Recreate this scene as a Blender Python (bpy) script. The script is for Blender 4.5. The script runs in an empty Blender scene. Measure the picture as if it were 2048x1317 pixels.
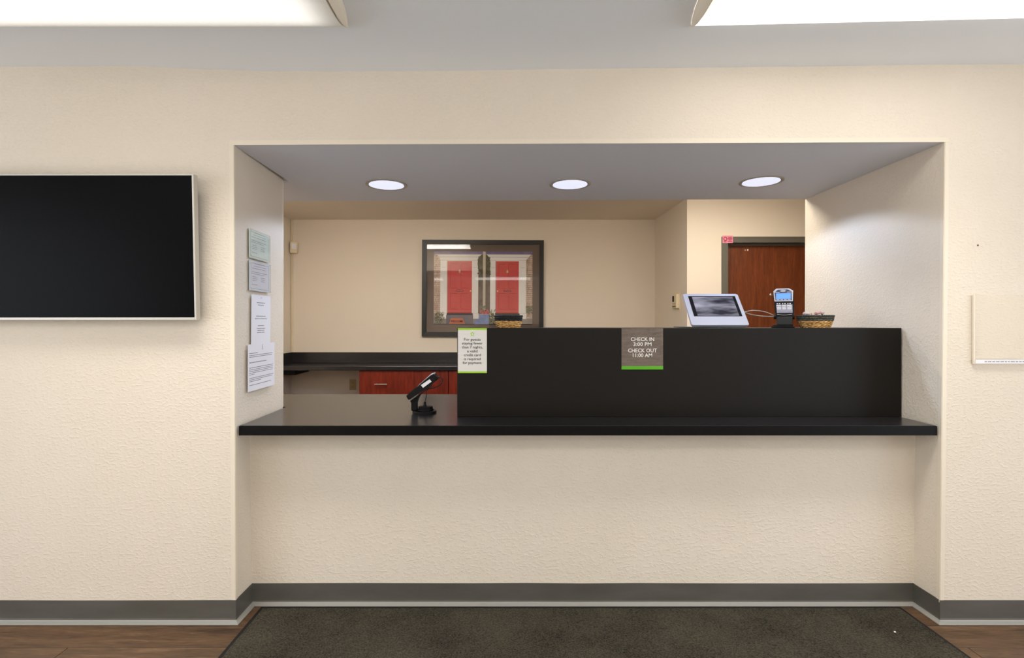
import bpy, bmesh, math, random
from mathutils import Vector, Matrix
random.seed(7)
C = bpy.context.scene.collection
SC = bpy.context.scene
PI = math.pi

# ------------------------------------------------------------------ camera, world, exposure
EYE = 1.325                      # eye height; the camera stands 2.3 m in front of the lobby wall (y = 0)
F = 1044.0
cam = bpy.data.cameras.new('camera')
camo = bpy.data.objects.new('camera', cam)
C.objects.link(camo)
cam.sensor_fit = 'HORIZONTAL'; cam.sensor_width = 36.0
cam.lens = F / 2048 * 36.0
cam.shift_x = (1024 - 1006) / 2048
cam.shift_y = -(658.5 - 645) / 2048
cam.clip_start = 0.02
camo.location = (0, -2.3, EYE); camo.rotation_euler = (PI / 2, 0, 0)
SC.camera = camo
w = bpy.data.worlds.new('world'); SC.world = w; w.use_nodes = True
w.node_tree.nodes['Background'].inputs[0].default_value = (0.86, 0.92, 1.0, 1)
w.node_tree.nodes['Background'].inputs[1].default_value = 3.8      # fill daylight, enters by side windows added for it
SC.view_settings.view_transform = 'Standard'
SC.view_settings.look = 'None'
SC.view_settings.exposure = 0.0
SC.view_settings.gamma = 1.0
SC.view_settings.use_curve_mapping = False
# strengths of the seen and inferred lamps, and of the added lobby fill lights
L_LEFT, L_RIGHT, L_LOBBY_FILL, L_OFFICE = 0.8, 4.4, 6.9, 24.0
BEAM_W = 9.0                    # downward share of the prismatic lenses
SPOT_W, DOWN_LENS = 12.5, 0.86

def at(px, py, D):
    """real-size point seen in the photograph at pixel px, py, at depth D from the camera plane -> x, z"""
    return (px - 1006) * D / F, EYE + (645 - py) * D / F

# ------------------------------------------------------------------ materials
def lin(c):
    r = []
    for v in c[:3]:
        v = v / 255.0
        r.append(v / 12.92 if v <= 0.04045 else ((v + 0.055) / 1.055) ** 2.4)
    return (r[0], r[1], r[2], 1.0)

def node(nt, t, **kw):
    n = nt.nodes.new(t)
    for k, v in kw.items():
        if k in n.inputs.keys(): n.inputs[k].default_value = v
        else: setattr(n, k, v)
    return n

def mat(name, col, rough=0.6, spec=0.5, metal=0.0, emit=None, emit_s=0.0):
    m = bpy.data.materials.new(name); m.use_nodes = True
    b = m.node_tree.nodes['Principled BSDF']
    b.inputs['Base Color'].default_value = lin(col)
    b.inputs['Roughness'].default_value = rough
    b.inputs['Specular IOR Level'].default_value = spec
    b.inputs['Metallic'].default_value = metal
    if emit is not None:
        b.inputs['Emission Color'].default_value = lin(emit)
        b.inputs['Emission Strength'].default_value = emit_s
    return m

def coords(nt, scale=(1, 1, 1), kind='Object'):
    tc = nt.nodes.new('ShaderNodeTexCoord')
    mp = nt.nodes.new('ShaderNodeMapping')
    mp.inputs['Scale'].default_value = scale
    nt.links.new(tc.outputs[kind], mp.inputs['Vector'])
    return mp.outputs['Vector']

def colour_noise(m, cols, scale, stretch=(1, 1, 1), detail=6, pos=None, rough=0.6):
    nt = m.node_tree; b = nt.nodes['Principled BSDF']
    v = coords(nt, stretch)
    n = node(nt, 'ShaderNodeTexNoise', Scale=scale, Detail=detail, Roughness=rough)
    nt.links.new(v, n.inputs['Vector'])
    r = nt.nodes.new('ShaderNodeValToRGB')
    pos = pos or [0.3 + 0.4 * i / (len(cols) - 1) for i in range(len(cols))]
    while len(r.color_ramp.elements) < len(cols): r.color_ramp.elements.new(0.5)
    for e, p, c in zip(r.color_ramp.elements, pos, cols):
        e.position = p; e.color = lin(c)
    nt.links.new(n.outputs['Fac'], r.inputs['Fac'])
    nt.links.new(r.outputs['Color'], b.inputs['Base Color'])
    return n, r

def bump(m, scale, dist, strength=1.0, stretch=(1, 1, 1), detail=3, ramp=None):
    nt = m.node_tree; b = nt.nodes['Principled BSDF']
    v = coords(nt, stretch)
    n = node(nt, 'ShaderNodeTexNoise', Scale=scale, Detail=detail, Roughness=0.55)
    nt.links.new(v, n.inputs['Vector'])
    out = n.outputs['Fac']
    if ramp:
        r = nt.nodes.new('ShaderNodeMapRange')
        r.interpolation_type = 'SMOOTHSTEP'
        r.inputs['From Min'].default_value = ramp[0]; r.inputs['From Max'].default_value = ramp[1]
        nt.links.new(out, r.inputs['Value']); out = r.outputs['Result']
    bp = node(nt, 'ShaderNodeBump', Strength=strength, Distance=dist)
    prev = b.inputs['Normal'].links
    if prev: nt.links.new(prev[0].from_socket, bp.inputs['Normal'])
    nt.links.new(out, bp.inputs['Height'])
    nt.links.new(bp.outputs['Normal'], b.inputs['Normal'])

M = {}
WALL = (230, 218, 202)
M['wall'] = mat('cream_wall_paint', WALL, 0.75, 0.3)
colour_noise(M['wall'], [(228, 216, 198), (233, 221, 205)], 1.3)
bump(M['wall'], 84, 0.003, 0.38, (0.75, 1, 1.2), 5, (0.46, 0.68))
bump(M['wall'], 190, 0.001, 0.3, (1, 1, 1), 3)
M['office_wall'] = mat('office_wall_paint', (230, 218, 202), 0.7, 0.3)
bump(M['office_wall'], 120, 0.001, 0.3)
M['bead'] = mat('smooth_corner_bead_paint', (234, 222, 203), 0.55, 0.4)
M['ceil'] = mat('white_ceiling_paint', (244, 246, 249), 0.85, 0.2)
bump(M['ceil'], 160, 0.001, 0.3)
M['soffit'] = mat('soffit_paint', (228, 228, 235), 0.8, 0.2)
bump(M['soffit'], 140, 0.001, 0.25)
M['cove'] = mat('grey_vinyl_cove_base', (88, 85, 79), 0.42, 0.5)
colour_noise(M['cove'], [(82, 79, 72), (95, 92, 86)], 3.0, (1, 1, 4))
M['cove_toe'] = mat('vinyl_cove_toe_painted_sheen', (146, 143, 136), 0.38, 0.5)  # same vinyl; the light caught on the toe is painted in as paler grey
M['black_lam'] = mat('black_laminate', (34, 32, 34), 0.24, 0.7)
bump(M['black_lam'], 300, 0.0003, 0.2)
M['black_edge'] = mat('black_laminate_edge', (6, 5, 5), 0.4, 0.15)
M['black_panel'] = mat('black_laminate_panel', (20, 17, 14), 0.45, 0.2)
M['black_plastic'] = mat('black_plastic', (8, 8, 9), 0.5, 0.22)
M['dark_plastic'] = mat('charcoal_plastic', (36, 38, 38), 0.45, 0.4)
M['rubber'] = mat('black_rubber', (26, 25, 24), 0.7, 0.3)
M['silver'] = mat('silver_painted_metal', (196, 198, 214), 0.38, 0.5, 0.25)
M['tv_bezel'] = mat('tv_silver_bezel', (196, 191, 182), 0.35, 0.5, 0.35)
M['tv_screen'] = mat('tv_black_screen', (3, 3, 4), 0.3, 0.06)
M['steel'] = mat('brushed_steel', (205, 203, 198), 0.3, 0.5, 0.9)
M['white'] = mat('white_paper', (238, 236, 240), 0.8, 0.2)
M['green_paper'] = mat('pale_green_certificate', (230, 235, 222), 0.6, 0.3)
M['cert_paper'] = mat('pale_grey_certificate', (234, 237, 244), 0.6, 0.3)
M['cert_line'] = mat('certificate_border_print', (170, 184, 178), 0.7, 0.3)
M['ink'] = mat('grey_print', (105, 104, 110), 0.8, 0.2)
M['ink_soft'] = mat('pale_grey_print', (160, 162, 164), 0.8, 0.2)
M['sign_ink'] = mat('dark_sign_lettering', (62, 60, 60), 0.7, 0.3)
M['sign_white'] = mat('white_sign_lettering', (236, 233, 226), 0.7, 0.3)
M['sign_paper'] = mat('white_sign_card', (228, 224, 219), 0.4, 0.4)
M['lime'] = mat('lime_green_print', (163, 212, 40), 0.5, 0.4)
M['green'] = mat('green_print', (86, 168, 22), 0.5, 0.4)
M['frame_black'] = mat('black_picture_frame', (30, 28, 27), 0.4, 0.5)
M['matboard'] = mat('brown_mat_board', (116, 101, 91), 0.8, 0.2)
M['door_frame'] = mat('grey_door_frame_paint', (98, 95, 86), 0.5, 0.4)
M['beige_plastic'] = mat('beige_plastic', (226, 211, 180), 0.45, 0.4)
M['ivory_plate'] = mat('ivory_outlet_plate', (190, 165, 125), 0.5, 0.4)
M['slot'] = mat('dark_slot', (48, 38, 28), 0.6, 0.3)
M['cap'] = mat('tan_light_end_cap', (238, 226, 208), 0.6, 0.3)
M['trim_white'] = mat('downlight_trim', (176, 164, 146), 0.4, 0.5)
M['pink'] = mat('pink_sticker', (232, 138, 162), 0.6, 0.3)
M['pink_ink'] = mat('dark_red_sticker_print', (130, 28, 62), 0.6, 0.3)
M['cable_grey'] = mat('grey_cable', (150, 145, 140), 0.45, 0.5)
M['cable_black'] = mat('black_cable', (14, 14, 16), 0.4, 0.5)
M['lcd'] = mat('blue_backlit_display', (90, 140, 220), 0.3, 0.5, 0, (96, 152, 240), 0.62)
M['navy'] = mat('navy_faceplate', (58, 66, 96), 0.35, 0.5)
M['key'] = mat('pale_keys', (226, 226, 234), 0.5, 0.4)
M['keypad'] = mat('silver_keypad', (158, 158, 174), 0.45, 0.5)
M['tab_glass'] = mat('tablet_glass_painted_reflection', (20, 20, 26), 0.16, 0.5)
_n, _r = colour_noise(M['tab_glass'], [(44, 44, 56), (176, 176, 192)], 7, (0.6, 1.6, 2.6), 3, [0.36, 0.68])  # grey swirls: smudges and a blurred ceiling reflection painted into the base colour
M['tab_bezel'] = mat('black_tablet_bezel', (18, 19, 26), 0.12, 0.5)
M['straw'] = mat('woven_straw', (196, 152, 92), 0.75, 0.2)
colour_noise(M['straw'], [(132, 88, 42), (208, 160, 96), (236, 200, 138)], 70, (1, 1, 3), 4, [0.36, 0.5, 0.64])
M['rim_black'] = mat('black_woven_rim', (32, 34, 36), 0.65, 0.3)
colour_noise(M['rim_black'], [(20, 22, 24), (42, 44, 44)], 90)
M['rim_grey'] = mat('worn_black_woven_rim', (62, 62, 56), 0.65, 0.3)
colour_noise(M['rim_grey'], [(42, 44, 44), (66, 66, 58), (98, 96, 84)], 90, (1, 1, 1), 4)
M['candy'] = mat('pink_candy_wrapper', (206, 158, 160), 0.3, 0.5)
M['candy_clear'] = mat('pale_candy_wrapper', (226, 212, 214), 0.25, 0.5)
M['plug'] = mat('wall_hole', (112, 98, 80), 0.9, 0.1)

def wood_mat(name, cols, grain, stretch, rough, spec=0.5, rnd=False):
    m = mat(name, cols[0], rough, spec)
    nt = m.node_tree; b = nt.nodes['Principled BSDF']
    v = coords(nt, stretch)
    if rnd:
        oi = nt.nodes.new('ShaderNodeObjectInfo')
        ml = node(nt, 'ShaderNodeMath', operation='MULTIPLY'); ml.inputs[1].default_value = 37.0
        nt.links.new(oi.outputs['Random'], ml.inputs[0])
        cb = nt.nodes.new('ShaderNodeCombineXYZ')
        for i in range(3): nt.links.new(ml.outputs[0], cb.inputs[i])
        ad = node(nt, 'ShaderNodeVectorMath', operation='ADD')
        nt.links.new(v, ad.inputs[0]); nt.links.new(cb.outputs[0], ad.inputs[1]); v = ad.outputs[0]
    n1 = node(nt, 'ShaderNodeTexNoise', Scale=grain, Detail=8.0, Roughness=0.65, Distortion=0.6)
    nt.links.new(v, n1.inputs['Vector'])
    n2 = node(nt, 'ShaderNodeTexNoise', Scale=grain * 6, Detail=4.0, Roughness=0.6)
    nt.links.new(v, n2.inputs['Vector'])
    mx = node(nt, 'ShaderNodeMix'); mx.inputs[0].default_value = 0.38
    nt.links.new(n1.outputs['Fac'], mx.inputs[2]); nt.links.new(n2.outputs['Fac'], mx.inputs[3])
    r = nt.nodes.new('ShaderNodeValToRGB')
    while len(r.color_ramp.elements) < len(cols): r.color_ramp.elements.new(0.5)
    for i, (e, c) in enumerate(zip(r.color_ramp.elements, cols)):
        e.position = 0.32 + 0.36 * i / (len(cols) - 1); e.color = lin(c)
    nt.links.new(mx.outputs[0], r.inputs['Fac'])
    nt.links.new(r.outputs['Color'], b.inputs['Base Color'])
    bp = node(nt, 'ShaderNodeBump', Strength=0.25, Distance=0.0008)
    nt.links.new(mx.outputs[0], bp.inputs['Height']); nt.links.new(bp.outputs['Normal'], b.inputs['Normal'])
    return m
M['plank'] = wood_mat('brown_wood_plank', [(46, 33, 23), (82, 61, 43), (102, 77, 55), (130, 102, 75)], 2.2, (1.2, 12, 12), 0.42, 0.4, True)
M['floor'] = mat('dark_floor_base', (70, 50, 36), 0.8)
M['cherry'] = wood_mat('cherry_veneer', [(80, 22, 12), (116, 36, 18), (140, 50, 26)], 2.0, (9, 9, 1.0), 0.35)
M['door_wood'] = wood_mat('mahogany_door_veneer', [(84, 36, 16), (112, 54, 24), (140, 76, 38)], 3.0, (12, 12, 0.9), 0.35)
M['sign_wood'] = wood_mat('brown_woodgrain_print', [(78, 66, 58), (104, 90, 80), (126, 110, 98)], 12.0, (1.2, 6, 7), 0.4)

M['pile'] = mat('charcoal_mat_pile', (60, 56, 48), 0.95, 0.1)
_nt = M['pile'].node_tree; _b = _nt.nodes['Principled BSDF']
_v = coords(_nt)
_a = node(_nt, 'ShaderNodeTexNoise', Scale=150.0, Detail=4.0, Roughness=0.7); _nt.links.new(_v, _a.inputs['Vector'])
_c = node(_nt, 'ShaderNodeTexNoise', Scale=3.0, Detail=4.0, Roughness=0.6); _nt.links.new(_v, _c.inputs['Vector'])
_m = node(_nt, 'ShaderNodeMix'); _m.inputs[0].default_value = 0.3
_nt.links.new(_a.outputs['Fac'], _m.inputs[2]); _nt.links.new(_c.outputs['Fac'], _m.inputs[3])
_r = _nt.nodes.new('ShaderNodeValToRGB')
_r.color_ramp.elements[0].position = 0.34; _r.color_ramp.elements[0].color = lin((18, 16, 13))
_r.color_ramp.elements[1].position = 0.66; _r.color_ramp.elements[1].color = lin((90, 84, 71))
_nt.links.new(_m.outputs[0], _r.inputs['Fac']); _nt.links.new(_r.outputs['Color'], _b.inputs['Base Color'])
bump(M['pile'], 320, 0.004, 0.9, detail=3)

def lens_mat(name, strength, tint=(255, 252, 248), edge=.6, span=.55):
    m = bpy.data.materials.new(name); m.use_nodes = True
    nt = m.node_tree; b = nt.nodes['Principled BSDF']
    b.inputs['Base Color'].default_value = lin((240, 236, 226)); b.inputs['Roughness'].default_value = 0.35
    v = coords(nt)
    wv = node(nt, 'ShaderNodeTexWave', Scale=38.0); wv.bands_direction = 'X'
    nt.links.new(v, wv.inputs['Vector'])
    mr = nt.nodes.new('ShaderNodeMapRange')
    mr.inputs['To Min'].default_value = strength * 0.93; mr.inputs['To Max'].default_value = strength * 1.05
    nt.links.new(wv.outputs['Fac'], mr.inputs['Value'])
    # the tubes inside stop short of the lens edges and ends
    gx = nt.nodes.new('ShaderNodeTexCoord'); sp = nt.nodes.new('ShaderNodeSeparateXYZ'); nt.links.new(gx.outputs['Generated'], sp.inputs[0])
    fac = mr.outputs['Result']
    for ax, half in (('Y', .5), ('X', .09)):
        pp_ = node(nt, 'ShaderNodeMath', operation='PINGPONG'); pp_.inputs[1].default_value = .5; nt.links.new(sp.outputs[ax], pp_.inputs[0])
        m_ = nt.nodes.new('ShaderNodeMapRange'); m_.interpolation_type = 'SMOOTHSTEP'
        m_.inputs['From Max'].default_value = half * (span if ax == 'Y' else 1); m_.inputs['To Min'].default_value = edge; m_.inputs['To Max'].default_value = 1.0
        nt.links.new(pp_.outputs[0], m_.inputs['Value'])
        mu = node(nt, 'ShaderNodeMath', operation='MULTIPLY'); nt.links.new(fac, mu.inputs[0]); nt.links.new(m_.outputs[0], mu.inputs[1]); fac = mu.outputs[0]
    b.inputs['Emission Color'].default_value = lin(tint)
    nt.links.new(fac, b.inputs['Emission Strength'])
    bp = node(nt, 'ShaderNodeBump', Strength=0.3, Distance=0.001)
    nt.links.new(wv.outputs['Fac'], bp.inputs['Height']); nt.links.new(bp.outputs['Normal'], b.inputs['Normal'])
    return m
M['lens_left'] = lens_mat('lit_prismatic_lens_dim', L_LEFT, edge=.10, span=.62)
M['lens_right'] = lens_mat('lit_prismatic_lens', L_RIGHT)
M['lens_lobby_fill'] = lens_mat('lit_lens_lobby_fill', L_LOBBY_FILL)
M['lens_office'] = lens_mat('lit_prismatic_lens_office', L_OFFICE, (255, 249, 239))
M['down_lens'] = mat('lit_frosted_lens', (235, 238, 250), 0.4, 0.5, 0, (222, 228, 255), DOWN_LENS)

def clear_mat(name, tint, gloss_rough=0.03, base=0.04, haze=0.0, hazecol=(230, 225, 215)):
    m = bpy.data.materials.new(name); m.use_nodes = True
    nt = m.node_tree; nt.nodes.clear()
    out = nt.nodes.new('ShaderNodeOutputMaterial')
    tr = nt.nodes.new('ShaderNodeBsdfTransparent'); tr.inputs[0].default_value = lin(tint)
    gl = nt.nodes.new('ShaderNodeBsdfGlossy'); gl.inputs['Roughness'].default_value = gloss_rough
    lw = nt.nodes.new('ShaderNodeLayerWeight'); lw.inputs['Blend'].default_value = 0.5
    fr = node(nt, 'ShaderNodeMath', operation='POWER'); fr.inputs[1].default_value = 5.0
    nt.links.new(lw.outputs['Facing'], fr.inputs[0])
    ad = node(nt, 'ShaderNodeMath', operation='ADD'); ad.inputs[1].default_value = base
    nt.links.new(fr.outputs[0], ad.inputs[0])
    mx = nt.nodes.new('ShaderNodeMixShader')
    nt.links.new(ad.outputs[0], mx.inputs[0]); nt.links.new(tr.outputs[0], mx.inputs[1]); nt.links.new(gl.outputs[0], mx.inputs[2])
    sh = mx.outputs[0]
    if haze > 0:
        df = nt.nodes.new('ShaderNodeBsdfDiffuse'); df.inputs[0].default_value = lin(hazecol)
        m2 = nt.nodes.new('ShaderNodeMixShader'); m2.inputs[0].default_value = haze
        nt.links.new(sh, m2.inputs[1]); nt.links.new(df.outputs[0], m2.inputs[2]); sh = m2.outputs[0]
    nt.links.new(sh, out.inputs[0])
    return m
M['glass'] = clear_mat('picture_glass', (252, 252, 252), 0.02, 0.03)
M['acrylic'] = clear_mat('clear_acrylic', (255, 254, 252), 0.15, 0.02, 0.03)
M['sleeve'] = clear_mat('clear_plastic_sleeve', (254, 255, 254), 0.08, 0.03, 0.02)

# ------------------------------------------------------------------ mesh helpers
class MB:
    def __init__(self): self.bm = bmesh.new(); self.mi = 0
    def _mark(self, n0):
        self.bm.faces.ensure_lookup_table()
        for f in self.bm.faces[n0:]: f.material_index = self.mi
    def hexa(self, p):
        """8 points: bottom ring of 4, top ring of 4"""
        n0 = len(self.bm.faces)
        v = [self.bm.verts.new(q) for q in p]
        for f in ((3, 2, 1, 0), (4, 5, 6, 7), (0, 1, 5, 4), (1, 2, 6, 5), (2, 3, 7, 6), (3, 0, 4, 7)):
            self.bm.faces.new([v[i] for i in f])
        self._mark(n0); return self
    def box(self, x0, x1, y0, y1, z0, z1, bev=0.0, seg=2):
        n0 = len(self.bm.faces)
        if bev > 0:
            t = bmesh.new()
            bmesh.ops.create_cube(t, size=1.0)
            for q in t.verts:
                q.co = Vector(((x0 + x1) / 2 + q.co.x * (x1 - x0), (y0 + y1) / 2 + q.co.y * (y1 - y0), (z0 + z1) / 2 + q.co.z * (z1 - z0)))
            bmesh.ops.bevel(t, geom=t.edges[:], offset=bev, segments=seg, profile=0.5, affect='EDGES')
            self.merge(t)
        else:
            self.hexa([(x0, y0, z0), (x1, y0, z0), (x1, y1, z0), (x0, y1, z0), (x0, y0, z1), (x1, y0, z1), (x1, y1, z1), (x0, y1, z1)])
        self._mark(n0); return self
    def merge(self, t, mtx=None):
        n0 = len(self.bm.faces)
        mp = {}
        for q in t.verts: mp[q] = self.bm.verts.new(mtx @ q.co if mtx else q.co)
        for f in t.faces:
            try: self.bm.faces.new([mp[q] for q in f.verts])
            except ValueError: pass
        t.free(); self._mark(n0); return self
    def prism(self, pts, axis, a, b):
        """polygon of 2-D points extruded along axis from a to b: 'x' -> pts are (y, z); 'y' -> (x, z); 'z' -> (x, y)"""
        n0 = len(self.bm.faces)
        def P(p, t):
            return {'x': (t, p[0], p[1]), 'y': (p[0], t, p[1]), 'z': (p[0], p[1], t)}[axis]
        A = [self.bm.verts.new(P(p, a)) for p in pts]; B = [self.bm.verts.new(P(p, b)) for p in pts]
        n = len(pts)
        self.bm.faces.new(A); self.bm.faces.new(B[::-1])
        for i in range(n): self.bm.faces.new((A[i], B[i], B[(i + 1) % n], A[(i + 1) % n]))
        self._mark(n0); return self
    def lathe(self, prof, n=32, c=(0, 0, 0), sq=0.0):
        n0 = len(self.bm.faces); rings = []
        for r, z in prof:
            ring = []
            for i in range(n):
                a = 2 * PI * i / n
                ring.append(self.bm.verts.new((c[0] + r * math.cos(a), c[1] + r * math.sin(a), c[2] + z)))
            rings.append(ring)
        for k in range(len(prof) - 1):
            for i in range(n):
                j = (i + 1) % n
                self.bm.faces.new((rings[k][i], rings[k][j], rings[k + 1][j], rings[k + 1][i]))
        self.bm.faces.new(rings[0][::-1]); self.bm.faces.new(rings[-1])
        self._mark(n0); return self
    def tube(self, pts, r, n=8, closed=False):
        n0 = len(self.bm.faces); pts = [Vector(p) for p in pts]; rings = []
        N = len(pts)
        for i, p in enumerate(pts):
            if closed: t = pts[(i + 1) % N] - pts[i - 1]
            else: t = pts[min(i + 1, N - 1)] - pts[max(i - 1, 0)]
            t.normalize()
            up = Vector((0, 0, 1)) if abs(t.z) < 0.9 else Vector((1, 0, 0))
            s = t.cross(up).normalized(); u = s.cross(t)
            rings.append([self.bm.verts.new(p + (s * math.cos(2 * PI * k / n) + u * math.sin(2 * PI * k / n)) * r) for k in range(n)])
        for i in range(N if closed else N - 1):
            A, B = rings[i], rings[(i + 1) % N]
            for k in range(n):
                self.bm.faces.new((A[k], A[(k + 1) % n], B[(k + 1) % n], B[k]))
        if not closed:
            self.bm.faces.new(rings[0][::-1]); self.bm.faces.new(rings[-1])
        self._mark(n0); return self
    def quad(self, p):
        n0 = len(self.bm.faces)
        self.bm.faces.new([self.bm.verts.new(q) for q in p]); self._mark(n0); return self
    def move(self, v):
        for q in self.bm.verts: q.co += Vector(v)
        return self
    def xform(self, m):
        self.bm.transform(m); return self
    def build(self, name, mats, parent=None, smooth=False, loc=None):
        if not isinstance(mats, (list, tuple)): mats = [mats]
        bmesh.ops.recalc_face_normals(self.bm, faces=self.bm.faces[:])
        me = bpy.data.meshes.new(name); self.bm.to_mesh(me); self.bm.free()
        for m in mats: me.materials.append(m)
        if smooth:
            for p in me.polygons: p.use_smooth = True
            try: me.set_sharp_from_angle(angle=math.radians(35))
            except Exception: pass
        o = bpy.data.objects.new(name, me); C.objects.link(o)
        if parent: o.parent = parent
        if loc: o.location = loc
        return o

def tag(o, label, cat, group=None):
    o['label'] = label; o['category'] = cat
    if group: o['group'] = group
    return o
def thing(name, label, cat, loc=(0, 0, 0), rot=(0, 0, 0), group=None):
    o = bpy.data.objects.new(name, None); C.objects.link(o); o.empty_display_size = 0.05
    o.location = loc; o.rotation_euler = rot
    return tag(o, label, cat, group)
def struct(o): o['kind'] = 'structure'; return o
def copy_tree(o, parent=None):
    c = o.copy(); C.objects.link(c)
    if parent: c.parent = parent
    for ch in list(o.children): copy_tree(ch, c)
    return c

def text_mesh(lines, name, material, parent, y=0.0, extrude=0.0003):
    """lines: (string, centre x, baseline z, width, cap height), all metres, on a face looking to -y; one mesh of lettering"""
    t = MB()
    for s, cx, bz, wd, cap in lines:
        cu = bpy.data.curves.new('lettering', 'FONT'); cu.body = s; cu.size = 1.0; cu.resolution_u = 2; cu.offset = .010
        ob = bpy.data.objects.new('lettering', cu); C.objects.link(ob)
        dg = bpy.context.evaluated_depsgraph_get()
        me = bpy.data.meshes.new_from_object(ob.evaluated_get(dg))
        xs = [v.co.x for v in me.vertices]
        hcap = 0.727
        sx = wd / (max(xs) - min(xs)); x0 = (max(xs) + min(xs)) / 2; sy = cap / hcap
        b2 = bmesh.new(); b2.from_mesh(me)
        for v in b2.verts: v.co = Vector((cx + (v.co.x - x0) * sx, y, bz + v.co.y * sy))
        t.merge(b2)
        bpy.data.objects.remove(ob); bpy.data.curves.remove(cu); bpy.data.meshes.remove(me)
    return t.build(name, material, parent)

# ------------------------------------------------------------------ setting
ZS_L, ZS_R = 2.107, 2.120          # underside of the soffit, left and right
def zs(x): return ZS_L + (ZS_R - ZS_L) * (x + 1.187) / (1.947 + 1.187)
YS = 1.066                          # depth of the soffit
CEIL = [(-4.6, 2.45), (-2.2, 2.453), (-1.665, 2.456), (-1.33, 2.443), (-1.03, 2.432), (-0.67, 2.430), (-0.23, 2.433),
        (0.207, 2.441), (0.87, 2.448), (1.3, 2.453), (1.97, 2.4615), (2.3, 2.464), (4.6, 2.468)]
def ceil_lin(x): return 2.446 + 0.0042 * x

f = struct(MB().box(-4.6, 4.6, -5.2, 3.6, -0.06, -0.004).build('floor', M['floor']))
M['bounce_tile'] = mat('pale_bounce_floor', (222, 219, 212), 0.5, 0.4)  # unseen pale floor, added to bounce light up at the ceiling
MB().box(-4.5, 4.5, -5.19, -2.02, -.0039, 0.0).build('bounce_field', M['bounce_tile'], f)
# planks run left to right; the whole lobby floor near the counter is laid in them
pm = MB().box(-0.6085, 0.6085, -0.0755, 0.0755, -0.004, 0.0, 0.0).build('plank', M['plank'], f)
rows = 0
first = True
for r in range(15):
    yc = 0.205 - 0.1525 * r
    off = (r * 0.437) % 1.22
    xc = -4.3 + off - 0.61
    while xc < 4.4:
        if -3.98 < xc < 3.98:
            o = pm if first else pm.copy()
            if not first: C.objects.link(o)
            first = False
            o.location = (xc, yc, 0)
        xc += 1.22

def wall(name, p, m='wall'): return struct(MB().hexa(p).build(name, M[m]))
# jamb line of the left wall: front edge and far edge
LJ = {'fb': (-1.178, 0.0), 'ft': (-1.187, 0.0), 'kb': (-1.172, 0.475), 'kt': (-1.214, 0.585)}
def ext(b, t, z, zt=2.11):
    z = min(z, zt)
    return tuple(b[i] + (t[i] - b[i]) * z / zt for i in range(2))
zt = 2.50
def wall_pair(name, p, q, r):
    """wall whose jamb leans a little up to the soffit and stands plumb above it"""
    return struct(MB().hexa(p + q).hexa(q + r).build(name, M['wall']))
zj = 2.11
wall_pair('wall_left', [(-4.5, 0, 0), LJ['fb'] + (0,), LJ['kb'] + (0,), (-4.5, 0.475, 0)],
          [(-4.5, 0, zj), LJ['ft'] + (zj,), LJ['kt'] + (zj,), (-4.5, 0.585, zj)],
          [(-4.5, 0, zt), LJ['ft'] + (zt,), LJ['kt'] + (zt,), (-4.5, 0.585, zt)])
RJ = {'fb': (1.925, 0.0), 'ft': (1.947, 0.0), 'kb': (1.945, YS), 'kt': (1.951, YS)}
wall_pair('wall_right', [RJ['fb'] + (0,), (4.5, 0, 0), (4.5, YS, 0), RJ['kb'] + (0,)],
          [RJ['ft'] + (zj,), (4.5, 0, zj), (4.5, YS, zj), RJ['kt'] + (zj,)],
          [RJ['ft'] + (zt,), (4.5, 0, zt), (4.5, YS, zt), RJ['kt'] + (zt,)])
hb = MB()
hb.hexa([(-1.187, 0, zs(-1.19) + .012), (1.947, 0, zs(1.95) + .012), (1.951, YS, zs(1.95) + .012), (-1.187, YS, zs(-1.19) + .012),
         (-1.187, 0, zt), (1.947, 0, zt), (1.951, YS, zt), (-1.187, YS, zt)])
hb.hexa([(-2.35, .60, zs(-2.35) + .012), (-1.19, .60, zs(-1.19) + .012), (-1.19, YS, zs(-1.19) + .012), (-2.35, YS, zs(-2.35) + .012),
         (-2.35, .60, zt), (-1.19, .60, zt), (-1.19, YS, zt), (-2.35, YS, zt)])
struct(hb.build('wall_above', M['wall']))
sb = MB()
sb.hexa([(-1.188, 0.001, zs(-1.188)), (1.949, 0.001, zs(1.949)), (1.951, YS, zs(1.951)), (-1.188, YS, zs(-1.188)),
         (-1.188, 0.001, zs(-1.188) + .012), (1.949, 0.001, zs(1.949) + .012), (1.951, YS, zs(1.951) + .012), (-1.188, YS, zs(-1.188) + .012)])
sb.hexa([(-2.32, .60, zs(-2.32)), (-1.188, .60, zs(-1.188)), (-1.188, YS, zs(-1.188)), (-2.32, YS, zs(-2.32)),
         (-2.32, .60, zs(-2.32) + .012), (-1.188, .60, zs(-1.188) + .012), (-1.188, YS, zs(-1.188) + .012), (-2.32, YS, zs(-2.32) + .012)])
struct(sb.build('soffit', M['soffit']))
wall('wall_front', [(-1.20, .150, 0), (1.945, .150, 0), (1.945, .27, 0), (-1.20, .27, 0),
                    (-1.20, .150, .822), (1.945, .150, .822), (1.945, .27, .822), (-1.20, .27, .822)])

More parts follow.
